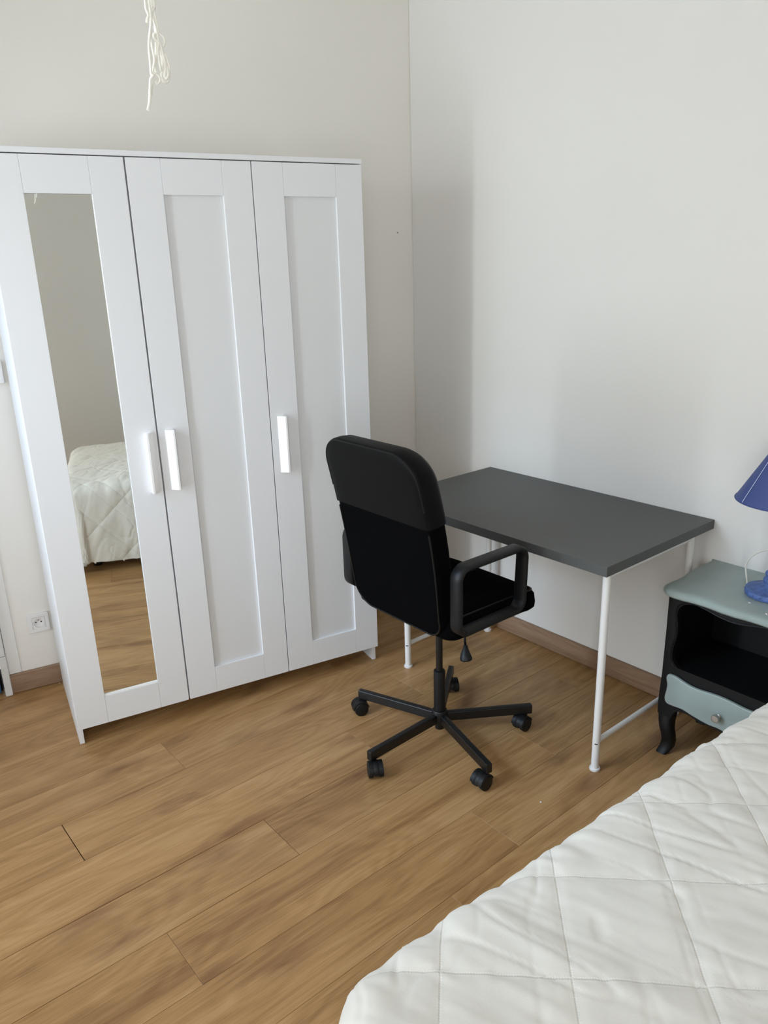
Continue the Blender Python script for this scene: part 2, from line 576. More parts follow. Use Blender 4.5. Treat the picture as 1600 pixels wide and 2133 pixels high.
# tall window: frame, two casements with panes
win = empty('window_1', (WL, (WY0 + WY1) / 2, WZ0), 0, 'tall white casement window in the left wall', None, 'structure')
fx0, fx1 = -0.10, -0.05
hw = (WY1 - WY0) / 2
hh = WZ1 - WZ0
box('window_frame', (fx0, -hw, 0), (fx1, -hw + 0.045, hh), M['steel_white'], win, 0.004)
box('window_frame', (fx0, hw - 0.03, 0), (fx1, hw, hh), M['steel_white'], win, 0.004)
box('window_frame', (fx0, -hw + 0.045, 0), (fx1, hw - 0.03, 0.05), M['steel_white'], win, 0.004)
box('window_frame', (fx0, -hw + 0.045, hh - 0.05), (fx1, hw - 0.03, hh), M['steel_white'], win, 0.004)
box('mullion', (fx0, -0.03, 0.05), (fx1 + 0.01, 0.03, hh - 0.05), M['steel_white'], win, 0.004)
box('window_sill', (-0.049, -hw + 0.002, -0.004), (0.05, hw - 0.002, 0.02), M['steel_white'], win, 0.004)

for y0_, y1_ in ((-hw + 0.045, -0.03), (0.03, hw - 0.03)):
    box('pane', (fx0 + 0.02, y0_, 0.05), (fx0 + 0.026, y1_, hh - 0.05), M['glass'], win)
win2 = empty('fill_window', (FRr.x + (FL.x - FRr.x) * (W2A + 0.5) / LF, FRr.y + (FL.y - FRr.y) * (W2A + 0.5) / LF, W2Z0), AR + PI, 'added white window for fill light, unseen in the front wall', None, 'structure')
h2 = W2Z1 - W2Z0
for nm_, p_, q_ in (('window_frame', (-0.5, 0.05, 0), (-0.45, 0.10, h2)), ('window_frame', (0.45, 0.05, 0), (0.5, 0.10, h2)), ('window_frame', (-0.45, 0.05, 0), (0.45, 0.10, 0.05)),
                    ('window_frame', (-0.45, 0.05, h2 - 0.05), (0.45, 0.10, h2)), ('mullion', (-0.03, 0.04, 0.05), (0.03, 0.10, h2 - 0.05))):
    box(nm_, p_, q_, M['steel_white'], win2, 0.004)
for x0_, x1_ in ((-0.45, -0.03), (0.03, 0.45)):
    box('pane', (x0_, 0.07, 0.05), (x1_, 0.076, h2 - 0.05), M['glass'], win2)

# skirting boards
bb = tag(empty('baseboard_right', RW(0, 0), AR), 'oak effect skirting board along the right wall', None, None, 'structure')
prism('board', [(-0.0145, 0.0005), (0, 0.0005), (0, 0.0795), (-0.0115, 0.0795), (-0.0145, 0.076)], -3.40, -0.02, M['skirting'], bb, 'XZ')
# (profile runs along the wall: its local x axis must follow the grain)
bpy.data.objects.remove(bb.children[0])


def skirting(name, p, q, label):
    """board from p to q (world xy), front towards the room on the left hand of p->q"""
    p, q = Vector(p), Vector(q)
    L = (q - p).length
    ang = math.atan2((q - p).y, (q - p).x)
    o = prism(name, [(0.0, 0.0030), (0.0, 0.0795), (0.0115, 0.0795), (0.0145, 0.0765), (0.0145, 0.0030)], 0, L, M['skirting'], None, 'YZ')
    o.location = (p.x, p.y, 0)
    o.rotation_euler = (0, 0, ang)
    return struct(o, label)


bpy.data.objects.remove(bb)
skirting('baseboard_right', RW(0, YF + 0.001).xy, RW(0, -0.02).xy, 'oak effect skirting board along the right wall')
skirting('baseboard_back', (-0.018, 0), (-1.852, 0), 'oak effect skirting board along the back wall')

# door at the left end of the back wall
door = empty('door_1', (DX1, 0.0, 0), 0, 'old white door and frame left of the wardrobe', None, 'structure')
box('door_post', (-0.006, -0.026, 0.0), (0.020, 0.01, 0.168), M['old_white'], door, 0.004)
box('door_jamb', (-0.016, -0.024, 0.1695), (0.018, 0.06, DZ - 0.002), M['old_white'], door, 0.003)
box('door_leaf', (-0.78, -0.005, 0.003), (-0.034, 0.035, DZ - 0.01), M['old_white'], door, 0.003)
box('edge_strip', (-0.033, -0.012, 0.016), (-0.0185, 0.03, 0.162), M['blue_paint'], door, 0.002)['label'] = 'blue painted strip along the bottom of the door edge'
box('gap_shade', (-0.034, 0.036, 0.0), (-0.012, 0.06, DZ - 0.004), M['dark'], door)  # black box put in as the shade inside the gap
casing = struct(box('trim_1', (-1.8525, -0.0060, 0.0805), (-1.808, 0.0, 2.12), M['wall_white'], None, 0.002), 'flat white door casing on the back wall')
hole = cyl('screw_hole', (0, 0, 0), (0, -0.0006, 0), 0.0022, M['dark'], None, 10)
hole.location = (-0.0725, -0.0002, 1.687)
hole.parent = wb

# ------------------------------------------------------------------ floor planks
PW = 0.1925
PL = 1.286
joints = {0: -1.923, 1: -1.0, 2: -1.46, 3: -1.857, 4: -0.98, -1: -1.523}
GAPS = {}                                     # wider open joints seen in the photograph
row0 = -0.7225                                # seam between rows 0 and 1 lies at row0 - PW


def plank_mesh(x0, x1, y0, y1, e=0.0007):
    cx, cy = (x0 + x1) / 2, (y0 + y1) / 2
    hx, hy = (x1 - x0) / 2, (y1 - y0) / 2
    V = [(-hx, -hy, -0.007), (hx, -hy, -0.007), (hx, hy, -0.007), (-hx, hy, -0.007),
         (-hx, -hy, -e), (hx, -hy, -e), (hx, hy, -e), (-hx, hy, -e),
         (-hx + e, -hy + e, 0), (hx - e, -hy + e, 0), (hx - e, hy - e, 0), (-hx + e, hy - e, 0)]
    F = [(3, 2, 1, 0), (8, 9, 10, 11)]
    for a in (0, 4):
        F += [(a + i, a + (i + 1) % 4, a + 4 + (i + 1) % 4, a + 4 + i) for i in range(4)]
    o = mk('plank', V, F, M['oak'], floor)
    p = RW(cx, cy)
    o.location = (p.x, p.y, 0)
    o.rotation_euler = (0, 0, AR)
    return o


SG, JG = 0.0003, 0.0003
for r in range(-5, 15):
    # row r spans y from row0 - r*PW (top) down one plank width; row 0 = the row with the joint at -1.92
    y1 = row0 + PW - r * PW
    y0 = y1 - PW
    j = joints.get(r)
    if j is None:
        j = -0.35 - (r * 0.437 % PL)
    x = j
    while x > -4.2: x -= PL
    ea, eb = SG, SG
    while x < 0.9:
        xa, xb = x, x + PL
        xl, xr = max(xa, -4.0), min(xb, 0.35)
        x += PL
        if xr - xl < 0.02: continue
        # keep only boards that lie inside the room
        cpts = [RW(a, b) for a in (xl, xr) for b in (y0, y1)]
        if all(q.x < WL - 0.05 for q in cpts) or all(q.y > 0.08 for q in cpts): continue
        # trim the ends that would pass under the left, right and back walls
        if xr > 0.0: xr = 0.0
        gl = gr = JG
        top = bot = SG
        if r == 0 and abs(xr - joints[0]) < 1e-6: gr, bot = 0.0018, 0.0006
        if r == 0 and abs(xl - joints[0]) < 1e-6: gl, top = 0.0006, 0.0007
        if r == 2 and abs(xr - joints[2]) < 1e-6: gr, top, bot = 0.0010, 0.0015, 0.0009
        if r == 2 and abs(xl - joints[2]) < 1e-6: top = 0.0007
        if xr - xl < 0.03: continue
        plank_mesh(xl + gl, xr - gr, y0 + bot, y1 - top)

# ------------------------------------------------------------------ wardrobe
XR, YFW, AW = -0.4995, -0.5219, 0.0049
WW, WH, WD = 1.17, 1.902, 0.498
ward = empty('wardrobe', (XR, YFW, 0), AW, 'white three-door wardrobe with a mirror in its left door', 'wardrobe')
fo = M['foil']
# local frame: x from -WW to 0, y 0 (front) to WD, z up
box('side_panel', (-1.1690, 0.0195, 0), (-1.153, WD, 1.885), fo, ward, 0.0008, 1)
box('side_panel', (-0.0190, 0.0195, 0), (-0.003, WD, 1.885), fo, ward, 0.0008, 1)
box('top_panel', (-1.1705, 0.0, 1.8865), (0.0015, WD, 1.902), fo, ward, 0.0008, 1)
box('bottom_panel', (-1.1525, 0.022, 0.062), (-0.0195, WD - 0.006, 0.078), fo, ward, 0.0008, 1)
box('divider', (-0.789, 0.022, 0.0785), (-0.773, WD - 0.006, 1.885), fo, ward)
box('back_panel', (-1.1525, WD - 0.005, 0.05), (-0.0195, WD - 0.001, 1.8855), M['foil_edge'], ward)
DOORS = [(-1.1690, -0.7845, -1.068, -0.8845), (-0.7792, -0.3935, -0.6775, -0.4895), (-0.3900, -0.0005, -0.2865, -0.098)]
ZB, ZT = 0.066, 1.8835
for i, (x0, x1, a, b) in enumerate(DOORS):
    zr0, zr1 = 0.168, 1.7815
    dr = box('door', (a - 0.02, 0.0105, zr0 - 0.02), (b + 0.02, 0.0185, zr1 + 0.02), M['foil_edge'], ward)
    dr['label'] = ['left wardrobe door with a tall mirror', 'middle wardrobe door with a plain recessed panel', 'right wardrobe door with a plain recessed panel'][i]
    g = 0.0003
    for (u0, u1, v0, v1, nm) in ((x0, a, ZB, ZT, 'stile'), (b, x1, ZB, ZT, 'stile'), (a + g, b - g, ZB, zr0, 'rail'), (a + g, b - g, zr1, ZT, 'rail')):
        bm = bmesh.new()
        bm_box(bm, (u0, 0.0, v0), (u1, 0.0104, v1), 0.0009, 2)
        wn(from_bm(nm, bm, fo, dr, smooth=True))
        if nm == 'stile':   # full thickness behind the proud face
            e0, e1 = (u0, a - 0.0205) if u1 == a else (b + 0.0205, u1)
            box('stile_backing', (e0 + 0.0006, 0.0106, v0 + 0.0006), (e1 - 0.0006 * 0, 0.0185, v1 - 0.0006), fo, dr)
    if i == 0:
        mir = box('mirror', (a + 0.0006, 0.0078, zr0 + 0.0006), (b - 0.0006, 0.0103, zr1 - 0.0006), M['mirror'], dr)
        mir['label'] = 'tall mirror reflecting the bed and floor'
        box('mirror_bead', (a + 0.0008, 0.0030, zr0 + 0.0002), (b - 0.0008, 0.0077, zr0 + 0.006), M['handle'], dr, 0.0008, 1)
    hx = [(-0.796, -0.822), (-0.757, -0.731), (-0.366, -0.338)][i]
    s = 1 if hx[1] > hx[0] else -1
    # grip strip: a wedge whose sloped face looks away from the hinge gap
    poly = [(hx[0], -0.0003), (hx[0] + s * 0.002, -0.004), (hx[1] - s * 0.006, -0.0225), (hx[1], -0.0225), (hx[1], -0.0003)]
    h = prism('handle', poly, 0.862, 1.066, M['handle'], dr, 'XY', bev=0.0012)
    h['label'] = 'bright white grip handle'

# ------------------------------------------------------------------ desk
DB = RW(-0.303, -0.975)
desk = empty('desk', DB, AR, 'dark grey desk with white tube legs against the right wall', 'desk')


def D(x, y, z):                               # right-wall frame to desk frame
    return Vector((x + 0.303, y + 0.975, z))


box('desktop', D(-0.6045, -1.4705, 0.6965), D(-0.002, -0.4735, 0.7275), M['desk'], desk, 0.0012, 2)
for ly, s in ((-1.429, -1), (-0.530, 1)):
    fr = tube('top_rail', [D(-0.5267, ly, 0.6710), D(-0.0785, ly, 0.6710)], 0.0105, M['steel_white'], desk, 12)
    for lx in (-0.5386, -0.0665):
        lg = cyl('leg', D(lx, ly, 0.008), D(lx, ly, 0.6960), 0.0122, M['steel_white'], desk, 20)
        lathe('foot_cap', [(0.0165, 0.0), (0.0172, 0.002), (0.0168, 0.0075), (0.0135, 0.0085)], M['plastic'], lg, 20, D(lx, ly, 0))
        if lx < -0.3:
            V, F = [], []
            for ang in (0.0, 0.55):
                p = D(lx, ly, 0.100)
                dv = Vector((math.cos(PI + 0.55 - ang + 0.9 * 0), math.sin(PI + 0.55 - ang + 0.35), 0)).normalized()
                v, f = tube_geo([p + dv * 0.0118, p + dv * 0.0128], 0.0023, 10)
                k = len(V)
                V += v
                F += [tuple(i + k for i in q) for q in f]
            mk('screw_holes', V, F, M['dark'], lg)
    cyl('cross_bar', D(-0.5262, ly, 0.104), D(-0.0790, ly, 0.104), 0.0085, M['steel_white'], desk, 16)
    for xx in (-0.44, -0.16):
        box('bracket', D(xx - 0.02, ly - 0.012, 0.6800), D(xx + 0.02, ly + 0.012, 0.6962), M['steel_white'], desk, 0.003)

# ------------------------------------------------------------------ office chair
CH = (-0.560, -1.094, 0.0)
chair = empty('office_chair', CH, 0.2059, 'black swivel office chair with loop armrests pulled up to the desk', 'chair')


def round_outline(hw_bot, hw_mid, hw_top, z0, z1, r_top, r_bot, n=10):
    """closed outline (y, z) of a chair back, counter-clockwise"""
    pts = []

    def hwid(z):
        t = (z - z0) / (z1 - z0)
        return hw_bot * (1 - t) * (1 - 2 * t) + hw_mid * 4 * t * (1 - t) + hw_top * t * (2 * t - 1)
    for k in range(n + 1):                     # bottom right corner
        a = -PI / 2 + (PI / 2) * k / n
        pts.append((hwid(z0 + r_bot) - r_bot + r_bot * math.cos(a), z0 + r_bot + r_bot * math.sin(a)))
    for k in range(1, 12):
        z = z0 + r_bot + (z1 - r_top - z0 - r_bot) * k / 12
        pts.append((hwid(z), z))
    for k in range(n + 1):
        a = (PI / 2) * k / n
        pts.append((hwid(z1 - r_top) - r_top + r_top * math.cos(a), z1 - r_top + r_top * math.sin(a)))
    left = [(-y, z) for y, z in reversed(pts)]
    return pts + left


def cushion(rings, place, cap=4):
    """rings: list of (list of 2D points, depth); place(p2, depth) -> 3D; closed with concentric caps"""
    V, F = [], []
    n = len(rings[0][0])

    def add(pts, d):
        V.extend(place(p, d) for p in pts)

    def shrink(pts, f):
        cx = sum(p[0] for p in pts) / n
        cy = sum(p[1] for p in pts) / n
        return [(cx + (p[0] - cx) * f, cy + (p[1] - cy) * f) for p in pts]
    first, fd = rings[0]
    last, ld = rings[-1]
    seq = [(shrink(first, k / cap), fd[0] if isinstance(fd, tuple) else fd) for k in range(1, cap)] + \
          [(p, d[0] if isinstance(d, tuple) else d) for p, d in rings] + \
          [(shrink(last, k / cap), ld) for k in range(cap - 1, 0, -1)]
    for p, d in seq: add(p, d)
    for i in range(len(seq) - 1):
        for k in range(n):
            F.append((i * n + k, i * n + (k + 1) % n, (i + 1) * n + (k + 1) % n, (i + 1) * n + k))
    c0 = len(V)
    cx = sum(p[0] for p in seq[0][0]) / n
    cy = sum(p[1] for p in seq[0][0]) / n
    V.append(place((cx, cy), seq[0][1]))
    cx = sum(p[0] for p in seq[-1][0]) / n
    cy = sum(p[1] for p in seq[-1][0]) / n
    V.append(place((cx, cy), seq[-1][1]))
    b = (len(seq) - 1) * n
    for k in range(n):
        F.append((c0, (k + 1) % n, k))
        F.append((c0 + 1, b + k, b + (k + 1) % n))
    return V, F


def off_outline(pts, d):
    n = len(pts)
    out = []
    for i in range(n):
        a, b = Vector(pts[i - 1]), Vector(pts[(i + 1) % n])
        t = b - a
        if t.length < 1e-9: t = Vector((1, 0))
        t.normalize()
        out.append((pts[i][0] + t.y * d, pts[i][1] - t.x * d))
    return out


BZ0, BZ1 = 0.492, 1.078


def back_x(z):
    """x of the rear face of the backrest at height z"""
    t = (z - BZ0) / (BZ1 - BZ0)
    return -0.184 - 0.040 * t - 0.066 * t * t + 0.10 * max(0, 0.14 - t)


ol = round_outline(0.198, 0.211, 0.205, BZ0, BZ1, 0.092, 0.07)


def back_place(p, d):
    y, z = p
    return Vector((back_x(z) + d, y, z))


rings = [(off_outline(ol, -0.030), -0.002), (off_outline(ol, -0.012), 0.000), (off_outline(ol, -0.003), 0.003), (off_outline(ol, 0.0), 0.010),
         (off_outline(ol, 0.002), 0.030), (off_outline(ol, 0.0), 0.054), (off_outline(ol, -0.010), 0.068), (off_outline(ol, -0.035), 0.080), (off_outline(ol, -0.09), 0.086)]
V, F = cushion(rings, back_place)
backrest = mk('backrest', V, F, M['mesh_fabric'], chair, smooth=True)
# coated cover pulled over the upper half
ol2 = off_outline(ol, 0.0035)
rings2 = [(off_outline(ol2, -0.030), -0.0065), (off_outline(ol2, -0.008), -0.0050), (off_outline(ol2, -0.0025), -0.001), (off_outline(ol2, 0.0), 0.006),
          (off_outline(ol2, 0.002), 0.030), (off_outline(ol2, 0.0), 0.056), (off_outline(ol2, -0.010), 0.072), (off_outline(ol2, -0.035), 0.085), (off_outline(ol2, -0.09), 0.092)]
V, F = cushion(rings2, back_place)
bm = bmesh.new()
vs = [bm.verts.new(v) for v in V]
for f in F: bm.faces.new([vs[i] for i in f])
bmesh.ops.bisect_plane(bm, geom=bm.verts[:] + bm.edges[:] + bm.faces[:], plane_co=(0, 0, 0.885), plane_no=(0.10, 0, -1), clear_outer=True)
cover = from_bm('upper_cover', bm, M['leather'], chair, smooth=True)
cover['label'] = 'smooth black coated cover over the upper half of the backrest'
# seam piping around the rear face
pipe = [back_place(p, -0.0045) for p in off_outline(ol2, -0.007) if p[1] > 0.89]
pipe = sorted(pipe, key=lambda v: 0)
n_ol = len(ol2)
up_pts = [back_place(p, -0.0035) for p in off_outline(ol2, -0.006)]
up_sel = [v for v in up_pts[:n_ol] if v.z > 0.886]
tube('seam', up_sel, 0.0022, M['piping'], cover, 6)
lo_idx = [i for i in range(n_ol) if ol[i][1] < 0.875]
half = n_ol // 2
order = [i for i in range(half, n_ol) if ol[i][1] < 0.872] + [i for i in range(0, half) if ol[i][1] < 0.872]
lo_pts = [back_place(off_outline(ol, -0.006)[i], 0.0005) for i in order]
tube('piping', lo_pts, 0.0030, M['piping'], backrest, 8)

# seat cushion: outline in x, y
so = []
sx0, sx1, shw = -0.170, 0.285, 0.228
for (cx, cy, r, a0) in ((sx1 - 0.12, -shw + 0.12, 0.12, -PI / 2), (sx1 - 0.12, shw - 0.12, 0.12, 0), (sx0 + 0.05, shw - 0.05, 0.05, PI / 2), (sx0 + 0.05, -shw + 0.05, 0.05, PI)):
    for k in range(9):
        a = a0 + PI / 2 * k / 8
        so.append((cx + r * math.cos(a), cy + r * math.sin(a)))


def seat_place(p, d):
    x, y = p
    drop = 0.040 * max(0.0, (x - 0.10) / 0.185) ** 2
    dish = 0.012 * (abs(y) / shw) ** 2 if d > 0.03 else 0.0
    return Vector((x, y, 0.492 + d - drop + dish))


rings = [(off_outline(so, -0.05), -0.004), (off_outline(so, -0.012), 0.0), (off_outline(so, 0.0), 0.012), (off_outline(so, 0.002), 0.03), (off_outline(so, -0.002), 0.048),
         (off_outline(so, -0.016), 0.062), (off_outline(so, -0.045), 0.068), (off_outline(so, -0.10), 0.068)]
V, F = cushion(rings, seat_place)
seat = mk('seat', V, F, M['mesh_fabric'], chair, smooth=True)
tube('seat_piping', [seat_place(p, 0.060) for p in off_outline(so, -0.012)] + [seat_place(off_outline(so, -0.012)[0], 0.060)], 0.003, M['piping'], seat, 8)

# loop armrests: flat band bent to a rounded rectangle in the x-z plane
def arm(side):
    x0, x1, z0, z1, r = -0.182, 0.114, 0.528, 0.747, 0.042
    pts = []
    for (cx, cz, a0, rr) in ((x1 - r, z0 + r, -PI / 2, r), (x1 - r + 0.006, z1 - r, 0, r), (x0 + r, z1 - r, PI / 2, r), (x0 + r, z0 + r, PI, r)):
        for k in range(9):
            a = a0 + PI / 2 * k / 8
            pts.append((cx + rr * math.cos(a), cz + rr * math.sin(a)))
    n = len(pts)
    inn = []
    for i, p in enumerate(off_outline(pts, -0.019)): inn.append(p)
    ya, yb = side * 0.231, side * 0.275
    if side < 0: ya, yb = yb, ya
    e = 0.006
    po, pi_ = off_outline(pts, -e), off_outline(inn, e)
    rows = [(po, ya), (pts, ya + e), (pts, yb - e), (po, yb), (pi_, yb), (inn, yb - e), (inn, ya + e), (pi_, ya)]
    # top bar sweeps slightly inwards to the front
    V = [Vector((p[0], y, p[1] + (0.006 * math.sin((p[0] - x0) / (x1 - x0) * PI) if p[1] > 0.70 else 0))) for pp, y in rows for p in pp]
    F = []
    for a in range(8):
        b = (a + 1) % 8
        for k in range(n):
            F.append((a * n + k, a * n + (k + 1) % n, b * n + (k + 1) % n, b * n + k))
    bm = bmesh.new()
    vs = [bm.verts.new(v) for v in V]
    for f in F: bm.faces.new([vs[i] for i in f])
    return from_bm('armrest', bm, M['black_plastic'], chair, smooth=True, angle=60)


arm(-1)
arm(1)
# under-seat plate and lever
box('seat_plate', (-0.12, -0.10, 0.452), (0.10, 0.10, 0.487), M['black_metal'], chair, 0.012, 3)
lv = tube('lever', smooth_path([(-0.02, -0.098, 0.468), (-0.035, -0.130, 0.470), (-0.050, -0.165, 0.462), (-0.060, -0.178, 0.445), (-0.070, -0.190, 0.438)]), 0.0042, M['black_metal'], chair, 8)
pp = [(-0.070, -0.190, 0.444), (-0.073, -0.193, 0.434), (-0.077, -0.197, 0.420), (-0.080, -0.202, 0.408), (-0.081, -0.204, 0.402), (-0.0815, -0.205, 0.399)]
pd = tube('lever_paddle', pp, [0.006, 0.009, 0.0155, 0.0195, 0.0185, 0.013], M['black_plastic'], lv, 16)
# gas column
cyl('gas_spring', (0, 0, 0.252), (0, 0, 0.452), 0.0115, M['black_metal'], chair, 20)
lathe('column_sleeve', [(0.012, 0.100), (0.0200, 0.1005), (0.0200, 0.246), (0.0186, 0.2515), (0.0125, 0.2525)], M['black_plastic'], chair, 28)
lathe('hub', [(0.010, 0.027), (0.0165, 0.029), (0.0172, 0.033), (0.0172, 0.0510), (0.0250, 0.0520), (0.0262, 0.055), (0.0262, 0.098), (0.0245, 0.1008), (0.010, 0.1010)], M['black_metal'], chair, 28)


def caster_at(parent, ang, swivel):
    p = Vector((0.303 * math.cos(ang), 0.303 * math.sin(ang), 0))
    # hood: half shell over the wheels
    cs = []
    prof = [(math.cos(t) * 0.0300, 0.0255 + math.sin(t) * 0.0300) for t in [PI * (-0.04 + 1.02 * k / 14) for k in range(15)]]
    poly = prof + [(-0.0262, 0.020), (-0.018, 0.030), (-0.006, 0.024), (0.006, 0.024), (0.018, 0.030), (0.0262, 0.022)]
    h = prism('caster', [(x, z) for x, z in poly], -0.0075, 0.0075, M['black_plastic'], parent, 'XZ', bev=0.0015)
    h.location = p + Vector((0.018 * math.cos(swivel), 0.018 * math.sin(swivel), 0))
    h.rotation_euler = (0, 0, swivel)
    for s in (-1, 1):
        cyl('wheel', (0, s * 0.0085, 0.0252), (0, s * 0.0245, 0.0252), 0.0250, M['black_plastic'], h, 26, 0.003)
        # fender over each wheel
        V, F = [], []
        n = 15
        for k in range(n):
            t = PI * (0.02 + 0.90 * k / (n - 1))
            for rr, yy in ((0.0262, s * 0.0078), (0.0262, s * 0.0230), (0.0300, s * 0.0230), (0.0300, s * 0.0078)):
                V.append((math.cos(t) * rr, yy, 0.0252 + math.sin(t) * rr))
        for k in range(n - 1):
            for q in range(4):
                F.append((k * 4 + q, k * 4 + (q + 1) % 4, (k + 1) * 4 + (q + 1) % 4, (k + 1) * 4 + q))
        F += [(3, 2, 1, 0), tuple((n - 1) * 4 + q for q in range(4))]
        bm = bmesh.new()
        vs = [bm.verts.new(v) for v in V]
        for f in F: bm.faces.new([vs[i] for i in f])
        from_bm('fender', bm, M['black_plastic'], h, smooth=True, angle=40)
    cyl('caster_stem', (-0.018, 0, 0.040), (-0.018, 0, 0.058), 0.0075, M['black_metal'], h, 12)


base_yaw = math.radians(50.0) - 0.2059
swv = [math.radians(a) - 0.2059 for a in (250, 168, 252, 193, 193)]
for k in range(5):
    a = base_yaw + k * 2 * PI / 5
    ux, uy = math.cos(a), math.sin(a)
    bm = bmesh.new()
    bm_box(bm, (0.024, -0.0105, 0.0565), (0.325, 0.0105, 0.0895), 0.003, 2)
    for v in bm.verts: v.co = Vector((v.co.x * ux - v.co.y * uy, v.co.x * uy + v.co.y * ux, v.co.z + 0.000 * v.co.x))
    lg = wn(from_bm('leg', bm, M['black_metal'], chair, smooth=True))
    caster_at(chair, a, swv[k])

# ------------------------------------------------------------------ nightstand
NB = RW(-0.155, -1.70)
night = empty('nightstand', NB, AR, 'small black bedside cabinet with grey-green top and drawer', 'nightstand')
# local: x towards the wall (+), front face at x = -0.145; u across = local -y (so photograph's left is u < 0)
NF = -0.145


def mirror_half(left):
    return left + [(-u, z) for u, z in reversed(left)]


def sm2(pts, n=4):
    return [(p.x, p.y) for p in smooth_path([(a, b, 0) for a, b in pts], n)]


def yz(pts):                                   # (u, z) -> (y, z)
    return [(-u, z) for u, z in pts]


body_l = sm2([(-0.0, 0.1665), (-0.0249, 0.1679), (-0.0692, 0.1687), (-0.1013, 0.1759), (-0.1295, 0.1739), (-0.1449, 0.1659), (-0.153, 0.1552)]) \
    + [(-0.1575, 0.138), (-0.2045, 0.138), (-0.2065, 0.18), (-0.2045, 0.23), (-0.2021, 0.28), (-0.2010, 0.4371), (-0.2015, 0.5655)]
outline = body_l + [(-u, z) for u, z in reversed(body_l) if abs(u) > 1e-9]
open_l = [(-0.150, 0.322)] + sm2([(-0.158, 0.327), (-0.1707, 0.3429), (-0.1735, 0.3600), (-0.1716, 0.3901), (-0.1631, 0.4295), (-0.1640, 0.4684), (-0.169, 0.5000), (-0.1653, 0.5245), (-0.1513, 0.5398), (-0.1319, 0.5480), (-0.1087, 0.5504), (-0.0785, 0.5460), (-0.0387, 0.5374), (-0.0066, 0.5335)])
hole_n = open_l + [(-u, z) for u, z in reversed(open_l)]
prism('front_frame', yz(outline), NF, NF + 0.018, M['black_paint'], night, 'YZ', bev=0.0, holes=[yz(hole_n)])
# moulded bead round the opening
bead = [Vector((NF - 0.001, -u, z)) for u, z in [(u * 1.03, 0.435 + (z - 0.435) * 1.035) for u, z in open_l[1:]] + [(-u * 1.03, 0.435 + (z - 0.435) * 1.035) for u, z in reversed(open_l[1:])]]
tube('bead', bead, 0.0028, M['black_paint'], night, 6)
XB = 0.135
box('side_panel', (NF + 0.0185, 0.185, 0.14), (XB, 0.200, 0.565), M['black_paint'], night, 0.002)
box('side_panel', (NF + 0.0185, -0.200, 0.14), (XB, -0.185, 0.565), M['black_paint'], night, 0.002)
box('back_panel', (XB - 0.008, -0.1845, 0.16), (XB - 0.001, 0.1845, 0.565), M['black_paint'], night)
box('shelf', (NF + 0.0185, -0.1845, 0.305), (XB - 0.0085, 0.1845, 0.320), M['black_paint'], night, 0.001)
box('drawer_box', (NF + 0.0185, -0.16, 0.19), (XB - 0.02, 0.16, 0.285), M['black_paint'], night)
# drawer front, serpentine outline
dl = sm2([(-0.0007, 0.1815), (-0.0328, 0.1800), (-0.0813, 0.1860), (-0.1171, 0.1930), (-0.1526, 0.1905), (-0.1716, 0.1925), (-0.1800, 0.2079), (-0.1765, 0.2365), (-0.1750, 0.2600), (-0.1799, 0.2810), (-0.1734, 0.2955), (-0.1523, 0.2975), (-0.1268, 0.2912), (-0.0984, 0.2851), (-0.0677, 0.2848), (-0.0379, 0.2880), (-0.0117, 0.2900)])
dr = prism('drawer', yz(dl + [(-u, z) for u, z in reversed(dl)]), NF - 0.013, NF - 0.0005, M['grey_green'], night, 'YZ', bev=0.004)
dr['label'] = 'grey-green serpentine drawer front'
kn = lathe('knob', [(0.0085, 0.0), (0.0085, 0.003), (0.0060, 0.005), (0.0060, 0.010), (0.0115, 0.0125), (0.0125, 0.0145), (0.0125, 0.0235), (0.0115, 0.0250), (0.0085, 0.0252), (0.0082, 0.0244), (0.002, 0.0244)], M['chrome'], dr, 24)
kn.rotation_euler = (0, -PI / 2, 0)
kn.location = (NF - 0.0125, 0.0, 0.2247)
kn['label'] = 'round metal drawer knob'
# cabriole legs: front pair curved to the photograph's outline, back pair plainer


def cab_leg(sy, front):
    rows = []
    out_u = [(0.150, -0.2055), (0.1346, -0.2047), (0.115, -0.2010), (0.0921, -0.1953), (0.070, -0.1905), (0.0446, -0.1880), (0.022, -0.1905), (0.0027, -0.1948)]
    in_u = [(0.150, -0.1570), (0.1346, -0.1570), (0.115, -0.1575), (0.0921, -0.1535), (0.070, -0.1480), (0.0446, -0.1465), (0.022, -0.1495), (0.0027, -0.1600)]
    fr = [0.002, 0.000, -0.004, -0.006, -0.002, 0.004, 0.002, -0.012]
    bk = [0.046, 0.044, 0.038, 0.031, 0.031, 0.035, 0.032, 0.022]
    V, F = [], []
    for i in range(8):
        z = out_u[i][0] if i < 7 else 0.0005
        uo, ui = out_u[i][1], in_u[i][1]
        x0, x1 = NF + fr[i], NF + bk[i]
        if not front: x0, x1 = XB - 0.006 - (bk[i] - fr[i]) + 0.0, XB - 0.006 - fr[i] * 0.3 * 0
        e = 0.006
        ring = [(x0 + e, uo), (x0, uo + e), (x0, ui - e), (x0 + e, ui), (x1 - e, ui), (x1, ui - e), (x1, uo + e), (x1 - e, uo)]
        V += [Vector((x, -u * sy, z)) for x, u in ring]
    n = 8
    for i in range(7):
        for k in range(n):
            F.append((i * n + k, i * n + (k + 1) % n, (i + 1) * n + (k + 1) % n, (i + 1) * n + k))
    F += [tuple(range(n)), tuple(7 * n + k for k in range(n))]
    bm = bmesh.new()
    vs = [bm.verts.new(v) for v in V]
    for f in F: bm.faces.new([vs[i] for i in f])
    es = [e for e in bm.edges]
    bmesh.ops.subdivide_edges(bm, edges=es, cuts=1, use_grid_fill=True, smooth=0.6)
    o = from_bm('leg', bm, M['black_paint'], night, smooth=True, angle=50)
    return o


